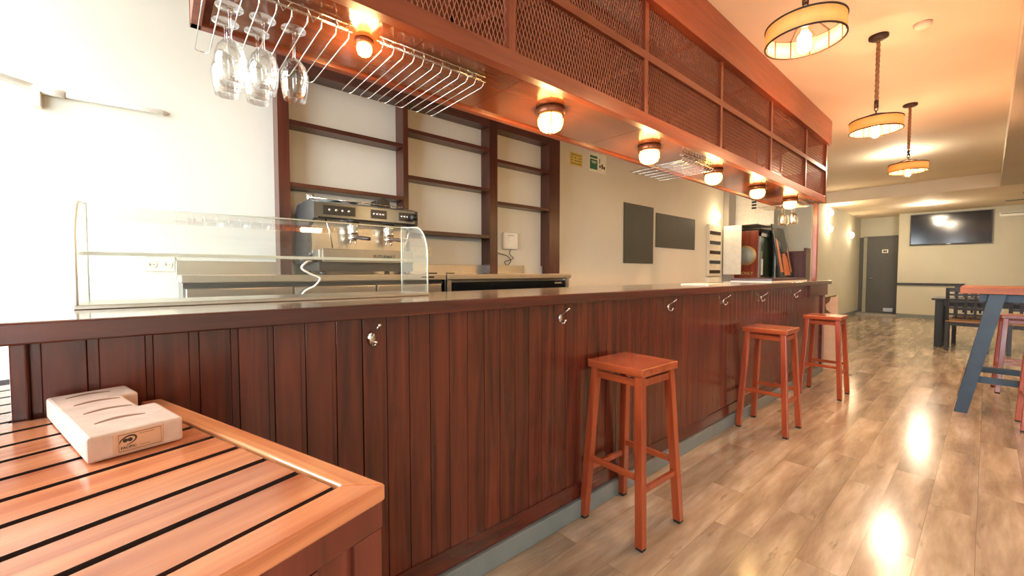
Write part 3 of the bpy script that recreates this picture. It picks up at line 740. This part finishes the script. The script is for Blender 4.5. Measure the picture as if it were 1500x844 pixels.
# round light on the back wall, sconces and ceiling lights
def sconce(loc, axis, label, mat, r=.08, pw=6):
    t = thing('wall_light', label, 'wall light', loc, 0, 'round lit wall lights')
    R = Matrix.Rotation(PI/2, 4, 'Y')
    a = MB().lathe([(0, .0005), (r*.8, .0005), (r*.8, .02), (0, .02)], 28).xf(R); a.build('base_ring', M['bronze'], t)
    b = MB().lathe([(r*.95, .02), (r, .035), (r*.85, .075), (r*.45, .1), (0, .105)], 28).xf(R); b.build('glass_dome', mat, t)
    point('lamp_glow', (.16, 0, 0), pw, (1, .78, .5), .06, t)
sconce((-3.3, 7.75, 2.22), 0, 'round lit light on the wall above the electrical cabinet', M['sconce'], .08, 5)
sconce((-2.45, 11.74, 2.56), 0, 'lit wall light under the ceiling step, the upper of two', M['sconce'], .085, 12)
sconce((-2.45, 11.74, 2.20), 0, 'lit wall light directly below the one under the ceiling step', M['sconce'], .085, 7)
sconce((-2.45, 14.03, 2.19), 0, 'lit wall light nearest the dark door in the far corner', M['sconce'], .085, 7)
for (x, y, z, lab) in ((-.91, 8.5, 3.0, 'lit ceiling downlight just beyond the farthest rope pendant'), (-.93, 13.2, 2.75, 'lit ceiling downlight on the low ceiling near the television')):
    t = thing('downlight', lab, 'downlight', (x, y, z), 0, 'flush lit downlights'); t.scale = (1.5, 1.5, 1)
    MB().lathe([(.0, -.001), (.13, -.001), (.125, -.005), (.106, -.006), (.1, -.004)], 32).build('rim', M['whitem'], t)
    MB().lathe([(.108, -.0055), (.1, -.016), (.06, -.024), (0, -.025)], 32).build('diffuser', M['led'], t)
    point('lamp_glow', (0, 0, -.12), 28, (1, .84, .62), .08, t)
for (x, y, z, lab) in ((.62, 12.7, 2.75, 'slim dark ceiling vent slot at the right, the nearer one'), (.42, 13.9, 2.75, 'slim dark ceiling vent slot near the television, the farther one')):
    t = thing('ceiling_vent', lab, 'vent', (x, y, z))
    MB().box(-.22, .22, -.07, .07, -.012, -.0005, c=.002).build('frame', M['greywall'], t)
    MB().box(-.2, .2, -.05, -.01, -.014, -.011).box(-.2, .2, .01, .05, -.014, -.011).build('slot', M['black'], t)
t = thing('wall_air_vent', 'white horizontal vent on the far wall right of the television', 'vent', (.14, 15.0, 2.50))
MB().box(0, .55, -.06, -.0005, 0, .09, c=.01).build('casing', M['whitem'], t); MB().box(.02, .53, -.062, -.058, .06, .075).build('slot', M['black'], t)
tv = thing('television', 'large flat black television mounted high on the far wall', 'television', (-1.36, 14.99, 1.90))
MB().box(0, 1.40, -.05, -.0, 0, .79, c=.006).build('casing', M['black'], tv)
MB().box(.02, 1.38, -.054, -.05, .03, .77).build('screen', M['tv'], tv)
MB().box(.45, .95, -.0, .009, .2, .6).build('wall_bracket', M['black'], tv)
MB().box(.66, .74, -.056, -.053, .008, .018).build('maker_badge', M['steel'], tv)

# ------------------------------------------------------------------ pendants
def pendant():
    t = thing('rope_pendant', 'x', 'pendant light', (0, 0, 3.0), 0, 'rope pendants with drum shades')
    MB().lathe([(0, 0), (.06, 0), (.06, -.018), (.045, -.028), (0, -.03)], 28).build('ceiling_rose', M['iron'], t)
    m = MB()
    for s in range(3):
        m.tube([(.0065*math.cos(q*.55+s*2.094), .0065*math.sin(q*.55+s*2.094), -.028-q*.0105) for q in range(44)], .0075, 7)
    m.build('rope', M['rope'], t)
    MB().tube([(0, 0, -.485), (0, 0, -.54)], .014, 12).build('collar', M['iron'], t)
    m = MB()
    for i, z in enumerate((-.55, -.575)):
        a = (i % 2)*PI/2; m.tube([(.010*math.cos(q*PI/5)*math.cos(a), .010*math.cos(q*PI/5)*math.sin(a), z+.016*math.sin(q*PI/5)) for q in range(10)], .003, 6, True)
    m.build('chain_link', M['iron'], t)
    R = .158; zt, zb = -.635, -.715
    MB().lathe([(R, zt), (R, zb), (R-.003, zb), (R-.003, zt)], 56, closed=True).build('drum_shade', M['shade'], t)
    m = MB()
    for z in (zt, zb): m.tube([(R*math.cos(q*2*PI/56), R*math.sin(q*2*PI/56), z) for q in range(56)], .0045, 6, True)
    m.tube([(.065*math.cos(q*2*PI/32), .065*math.sin(q*2*PI/32), -.603) for q in range(32)], .004, 6, True)
    for q in range(12):
        a = q*PI/6+.1; m.tube([((R-.005)*math.cos(a), (R-.005)*math.sin(a), zt), ((R-.005)*math.cos(a), (R-.005)*math.sin(a), zb)], .0035, 5)
    for q in range(6):
        a = q*PI/3+.1; m.tube([(.02*math.cos(a), .02*math.sin(a), -.588), (.065*math.cos(a), .065*math.sin(a), -.603), (R*math.cos(a), R*math.sin(a), zt)], .0035, 5)
    m.build('wire_frame', M['iron'], t)
    MB().lathe([(0, -.585), (.02, -.585), (.022, -.635), (.016, -.645), (0, -.645)], 20).build('bulb_holder', M['iron'], t)
    MB().lathe([(.012, -.645), (.018, -.66), (.04, -.69), (.048, -.72), (.042, -.75), (.022, -.77), (0, -.775)], 28).build('bulb_globe', M['wine'], t, label='clear round bulb')
    MB().lathe([(0, -.665), (.012, -.675), (.016, -.70), (.014, -.73), (0, -.745)], 16).build('filament', M['bulb'], t)
    return t
pd = pendant()
for i, (y, w) in enumerate(((2.33, 'nearest of the three'), (4.2, 'middle of the three'), (6.15, 'farthest of the three'))):
    o = pd if i == 0 else copy_tree(pd); o.location = (-.595, y, 3.0)
    o['label'] = 'lit rope pendant with parchment drum shade, '+w
    point('lamp_glow', (0, 0, -.69), 32, (1, .50, .26), .035, o)
# smoke detector / ceiling plate ghosts
for (x, y, lab) in ((-.36, 4.23, 'round white detector on the ceiling near the middle pendant'),):
    o = MB().lathe([(0, -.0005), (.05, -.0005), (.05, -.02), (.035, -.035), (0, -.036)], 28).build('smoke_detector', M['ceil']); o.location = (x, y, 3.0); tag(o, lab, 'detector')

# ------------------------------------------------------------------ bar stools
def stool():
    t = thing('bar_stool', 'x', 'stool', (0, 0, 0), 0, 'orange wooden bar stools')
    s = .15
    MB().box(-s, s, -s, s, .745, .78, c=.004).build('seat', M['stoolx'], t)
    tp, bt = .12, .158; zt, zb = .7455, 0.012
    def at(sx, sy, z): f = (zt-z)/(zt-zb); r = tp+(bt-tp)*f; return Vector((sx*r, sy*r, z))
    for sx in (-1, 1):
        for sy in (-1, 1):
            m = MB(); a = at(sx, sy, zb); b = at(sx, sy, zt); h = .0185
            vs = [p+Vector((i*h, j*h, 0)) for p in (a, b) for i, j in ((-1, -1), (1, -1), (1, 1), (-1, 1))]
            m._add(vs, [(0, 3, 2, 1), (4, 5, 6, 7), (0, 1, 5, 4), (1, 2, 6, 5), (2, 3, 7, 6), (3, 0, 4, 7)])
            l = m.build('leg', M['stool'], t, bevel=.003)
            MB().box(a.x-.017, a.x+.017, a.y-.017, a.y+.017, 0, .012, c=.003).build('rubber_foot', M['rubber'], l)
    for z, w, h, ax, nm in ((.712, .018, .032, 'xy', 'apron'), (.30, .018, .026, 'x', 'stretcher'), (.245, .018, .026, 'y', 'stretcher')):
        for sg in (-1, 1):
            if 'x' in ax:
                a = at(-1, sg, z); b = at(1, sg, z); MB().bar(a+Vector((.012, 0, 0)), b-Vector((.012, 0, 0)), w, h).build(nm, M['stoolx'], t, bevel=.002)
            if 'y' in ax:
                a = at(sg, -1, z); b = at(sg, 1, z); MB().bar(a+Vector((0, .012, 0)), b-Vector((0, .012, 0)), w, h).build(nm, M['stool'], t, bevel=.002)
    return t
st = stool()
for i, (x, y, rz, w) in enumerate(((-1.10, 1.71, -.02, 'standing at the bar, the nearest and largest in view'), (-1.077, 3.555, .0, 'standing at the bar, the middle one of its three'),
                              (-1.03, 4.96, .0, 'standing at the far end of the bar'), (.36, 5.06, .06, 'before the high table, at the right edge'),
                              (.24, 6.45, .08, 'on the far side of the high table'))):
    o = st if i == 0 else copy_tree(st)
    o.location = (x, y, 0); o.rotation_euler = (0, 0, rz); o['label'] = 'orange-brown square wooden bar stool '+w

# ------------------------------------------------------------------ high table
t = thing('high_table', 'high table with orange plank top and splayed blue-grey legs at the right edge', 'table', (-.15, 5.15, 0))
m = MB()
for i in range(5): m.box(0, 1.6, i*.15+.001, (i+1)*.15-.002, 1.02, 1.075, tone=random.random(), c=.003)
m.build('tabletop', M['hightop'], t)
for yy in (.09, .66):
    MB().box(.11, 1.49, yy-.02, yy+.02, .955, 1.0195).build('top_beam', M['blue'], t)
    for sx, x0, x1 in ((0, .21, .03), (1, 1.39, 1.57)):
        MB().prism([(x0-.045, 1.019), (x0+.045, 1.019), (x1+.04, 0), (x1-.04, 0)], yy-.065 if yy < .3 else yy+.021, yy-.021 if yy < .3 else yy+.065, 'y').build('leg', M['blue'], t)
    MB().box(.09, 1.51, yy-.02, yy+.02, .27, .32).build('stretcher', M['blue'], t)
MB().box(.08, .12, .11, .64, .27, .32).box(1.48, 1.52, .11, .64, .27, .32).build('cross_rail', M['darkblue'], t)

# low black table and chairs
t = thing('dining_table', 'low dark rectangular dining table near the far wall', 'table', (-.58, 9.42, 0))
MB().box(0, 1.3, 0, .75, .755, .785, c=.003).build('tabletop', M['blackwood'], t)
MB().box(.05, 1.25, .05, .70, .66, .755).build('apron', M['darkblue'], t)
for x in (.04, 1.17):
    for y in (.04, .62): MB().box(x, x+.09, y, y+.09, 0, .755, c=.004).build('leg', M['darkblue'], t)
def chair():
    t = thing('dining_chair', 'x', 'chair', (0, 0, 0), 0, 'black dining chairs at the low table')
    MB().box(-.21, .21, .0, .42, .44, .465, c=.006).build('seat', M['tan'], t, label='tan seat')
    MB().box(-.2, .2, .02, .40, .385, .44).build('seat_frame', M['blackwood'], t)
    for x in (-.19, .19):
        MB().bar((x, .0, 0), (x, .02, .45), .04, .04, up=(0, 1, 0)).bar((x, .02, .44), (x, -.05, .95), .04, .03, up=(0, 1, 0)).build('rear_leg', M['blackwood'], t)
        MB().box(x-.02, x+.02, .37, .41, 0, .44).build('front_leg', M['blackwood'], t)
    m = MB()
    for z in (.56, .66, .76, .86): m.bar((-.19, .02-(z-.45)*.14, z), (.19, .02-(z-.45)*.14, z), .018, .03)
    for x in (-.095, 0, .095): m.bar((x, .0, .5), (x, -.045, .92), .03, .014, up=(0, 1, 0))
    m.build('lattice_back', M['blackwood'], t)
    MB().bar((-.21, -.048, .935), (.21, -.048, .935), .025, .06).build('top_rail', M['blackwood'], t)
    return t
ch = chair(); ch.location = (-.20, 9.16, 0); ch['label'] = 'black lattice-back dining chair, leftmost, on the near side of the low dark table'
c2 = copy_tree(ch); c2.location = (-.16, 10.52, 0); c2.rotation_euler = (0, 0, PI); c2['label'] = 'black lattice-back dining chair on the far side of the low dark table'
c3 = copy_tree(ch); c3.location = (.42, 9.16, 0); c3['label'] = 'black lattice-back dining chair seen behind the blue leg of the high table'

# poster leaning by the end of the bar
t = thing('decorated_panel', 'pale pink panel painted with a brown figure, standing at the far end of the bar', 'panel', (-1.46, 6.24, 0))
MB().prism([(0, .0), (.28, 0), (.28, .93), (.0, .845)], 0, .012, 'y').build('sheet', M['pink'], t)
MB().prism([(.12, .88), (.27, .925), (.26, .905), (.21, .895), (.2, .84), (.16, .80), (.17, .74), (.22, .70), (.13, .69), (.145, .76), (.10, .79), (.15, .84)], -.002, 0, 'y').build('painted_figure', M['brownink'], t)
t = MB().box(-1.42, -1.37, 6.10, 6.2, 0.0, .42, c=.004).build('upright_board', M['shelf']); tag(t, 'short dark upright board on the floor at the far end of the bar', 'board')

# ------------------------------------------------------------------ slatted table in the foreground
TH = .90
tb = thing('slatted_table', 'varnished orange-brown slatted table in the lower left corner, built against the bar', 'table', (-.547, .235, 0), math.radians(18.3))
# local frame: +x to the right (away from bar), planks run along local y; corner nearest the bar end of view is (0,0)
A = math.radians(18.3); ca, sa = math.cos(A), math.sin(A)
def tl(X_, Y_): dx, dy_ = X_+.547, Y_-.235; return (dx*ca+dy_*sa, -dx*sa+dy_*ca)
# clip region: keep the table out of the bar (world X < -1.272 and Y > -.265) using convex clipping of each plank polygon
def clip(poly, n, c):   # keep points with n.p <= c
    out = []
    for i in range(len(poly)):
        a, b = poly[i], poly[(i+1) % len(poly)]
        da = n[0]*a[0]+n[1]*a[1]-c; db = n[0]*b[0]+n[1]*b[1]-c
        if da <= 0: out.append(a)
        if da*db < 0: s = da/(da-db); out.append((a[0]+(b[0]-a[0])*s, a[1]+(b[1]-a[1])*s))
    return out
def pieces(x0, x1, y0, y1):
    """split a local rectangle around the bar corner"""
    poly = [(x0, y0), (x1, y0), (x1, y1), (x0, y1)]
    nX = (ca, -sa); cX = -1.2655+.547   # world X = -.547 + x*ca - y*sa
    nY = (sa, ca); cY = -.236-.235
    r = [clip(poly, (-nX[0], -nX[1]), -cX)]                    # world X >= -1.268 : in front of the bar
    r.append(clip(clip(poly, nX, cX), nY, cY))                 # world X < and Y <= : beyond its end
    return [p for p in r if len(p) > 2]
TW = 1.42; TL = .95
pm_, sg = MB(), MB()
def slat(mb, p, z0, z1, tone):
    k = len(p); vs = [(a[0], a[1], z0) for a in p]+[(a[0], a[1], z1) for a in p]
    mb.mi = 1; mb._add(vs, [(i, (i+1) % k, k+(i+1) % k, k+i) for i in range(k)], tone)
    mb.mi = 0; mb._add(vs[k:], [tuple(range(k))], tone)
wdt = .0875; x = -.062; xs = []
while x-wdt > -TW+.05:
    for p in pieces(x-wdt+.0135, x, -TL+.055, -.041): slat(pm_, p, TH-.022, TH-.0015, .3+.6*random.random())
    x -= wdt
pm_.build('slats', [M['table'], M['slatgap']], tb, recalc=False)  # slat sides take the dark gap colour, tops the wood
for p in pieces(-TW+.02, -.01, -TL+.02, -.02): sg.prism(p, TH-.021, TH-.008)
sg.build('underlay', M['slatgap'], tb)
fm = MB()
fm.prism([(0, 0), (0, -TL), (-.05, -TL+.05), (-.05, -.035)], TH-.022, TH+.002, tone=.75); fm.build('frame_board', M['table'], tb, bevel=.003); fm = MB()
for p in pieces(-TW, 0, -.035, 0):
    q = clip(p, (.7, -1), 0)  # mitre at the corner
    if len(q) > 2: fm = MB(); fm.prism(q, TH-.022, TH+.002, tone=.8); fm.build('frame_board', M['tablex'], tb, bevel=.003)
for p in pieces(-TW, 0, -TL, -TL+.05):
    q = clip(p, (1, 1), -TL)
    if len(q) > 2: fm = MB(); fm.prism(q, TH-.022, TH+.002, tone=.6); fm.build('frame_board', M['tablex'], tb, bevel=.003)
sd = MB(); sd.box(-.045, -.012, -TL+.03, -.012, .02, TH-.061, tone=.4)
yy = -.10
while yy > -TL+.1: sd.box(-.013, -.006, yy-.085, yy, .05, TH-.064, tone=.1+.8*random.random()); yy -= .097
MB().box(-.04, -.003, -TL+.004, -.003, TH-.06, TH-.0225, tone=.35, c=.002).build('apron', M['tableshade'], tb)
sd.build('side_panel', M['tableshade'], tb, bevel=.002)
MB().box(-.05, -.004, -.05, -.004, 0, TH-.061, tone=.2, c=.002).build('corner_post', M['tableshade'], tb)
MB().box(-.05, -.004, -TL+.004, -TL+.05, 0, TH-.061, tone=.2, c=.002).build('corner_post', M['tableshade'], tb)
bk = MB()
for p in pieces(-TW+.05, -.05, -.045, -.02): bk.prism(p, .02, TH-.06, tone=.3)
bk.build('rear_panel', M['tableshade'], tb)
fp_ = MB().box(-TW+.05, -.05, -TL+.02, -TL+.045, .02, TH-.06, tone=.3).build('rear_panel', M['tableshade'], tb)

# wooden block with slots on the table
bkk = thing('slotted_block', 'pale wooden block with four curved slots and a copper-toned label, on the slatted table', 'holder', (-.903, -.092, TH+.0005), math.radians(14.5))
Lb, Wb, Hb = .36, .122, .042
# outline with a notch in the far long side; u runs along -x, v along +y
outl = [(0, 0), (0, Wb), (-.145, Wb), (-.145, Wb-.026), (-.265, Wb-.026), (-.265, Wb), (-Lb, Wb), (-Lb, 0)]
me_ = MB().prism(outl, 0, Hb).build('block_body', M['block'], bkk, bevel=.005)
for i, u in enumerate((.075, .158, .24, .318)):
    out1 = []; out2 = []
    for q in range(13):
        s = q/12; a = .022+s*.066; bow = .012*math.sin(s*PI); w = .0038*math.sin(PI*min(1, s*1.0+.06))**.5 if s < .95 else .001
        w = .0062*(math.sin(PI*(.06+.88*s)))**.6
        out1.append((-u-bow-w, a)); out2.append((-u-bow+w, a))
    MB().prism(out1+out2[::-1], Hb-.0012, Hb+.0004).build('curved_slot', M['slot'], bkk)
pt = MB().box(0, .0012, .03, .094, .0045, .0375, c=.0005).build('label_plate', M['plate'], bkk)
MB().tube([(.0015, .033+.0035, .0075), (.0015, .0905, .0075), (.0015, .0905, .0345), (.0015, .0365, .0345)], .0004, 5, True).build('label_border', M['ink'], pt)
em = MB().tube([(.0016, .048+.0105*math.cos(q*PI/10)*math.cos(.3)-.005*math.sin(q*PI/10)*math.sin(.3), .024+.0105*math.cos(q*PI/10)*math.sin(.3)+.0065*math.sin(q*PI/10)) for q in range(-6, 11)], [.0004+.0009*abs(math.sin((q+6)/16*PI)) for q in range(-6, 11)], 6)
for yy in (.0445, .0505):
    l_ = MB().lathe([(0, 0), (.0032, 0), (.0032, .0005), (0, .0005)], 12).xf(Matrix.Translation((.0013, yy, .0245)) @ Matrix.Rotation(PI/2, 4, 'Y')); em._add(l_.v, l_.f)
em.build('label_emblem', M['ink'], pt)
text('label_lettering', 'PACIFIC', .0055, M['ink'], Matrix.Translation((.0013, .0485, .0125)) @ face_px(), pt, .0003, .0001)
MB().box(.0012, .0015, .062, .082, .0305, .0313).box(.0012, .0015, .062, .075, .0115, .0121).build('label_fine_print', M['slot'], pt)

# ------------------------------------------------------------------ light
w = bpy.data.worlds.new('World'); bpy.context.scene.world = w; w.use_nodes = True
bg = w.node_tree.nodes['Background']; bg.inputs['Color'].default_value = (.86, .94, 1, 1); bg.inputs['Strength'].default_value = 15.5
for px_, sx_ in ((-2.12, 2.4), (2.1, 1.8)):
    pa = bpy.data.lights.new('daylight_portal', 'AREA'); pa.shape = 'RECTANGLE'; pa.size = sx_; pa.size_y = 2.9; pa.cycles.is_portal = True
    po_ = bpy.data.objects.new('daylight_portal', pa); C.objects.link(po_); po_.location = (px_, FY-.08, 1.5); po_.rotation_euler = (PI/2, 0, 0)
# light in the room's right and rear part from further ceiling lamps outside the view
for x, y in ((1.7, 3.2), (1.7, 6.6), (1.5, 10.2)):
    t = thing('downlight', 'lit ceiling downlight over the right side of the room, outside the picture', 'downlight', (x, y, 3.0), 0, 'downlights over the right side')
    MB().lathe([(.0, -.001), (.13, -.001), (.125, -.005), (.106, -.006), (.1, -.004)], 32).build('rim', M['whitem'], t)
    MB().lathe([(.108, -.0055), (.1, -.016), (.06, -.024), (0, -.025)], 32).build('diffuser', M['led'], t)
    point('lamp_glow', (0, 0, -.12), 26, (1, .80, .55), .08, t)

# ------------------------------------------------------------------ camera
F = 600.; pit = math.atan(23/F); yaw = math.atan(697*math.cos(pit)/F)
cam = bpy.data.cameras.new('Camera'); cam.sensor_width = 36; cam.lens = 36*F/1500; cam.clip_start = .02
co = bpy.data.objects.new('Camera', cam); C.objects.link(co); co.location = (0, 0, 1.2); co.rotation_euler = (PI/2-pit, 0, yaw)
S = bpy.context.scene; S.camera = co
S.view_settings.view_transform = 'Standard'; S.view_settings.look = 'None'; S.view_settings.gamma = 1; S.view_settings.exposure = .4
S.view_settings.use_curve_mapping = False
S.cycles.max_bounces = 8; S.cycles.transparent_max_bounces = 24; S.cycles.diffuse_bounces = 4; S.cycles.glossy_bounces = 4
S.cycles.sample_clamp_indirect = 8.; S.cycles.caustics_reflective = False; S.cycles.caustics_refractive = False
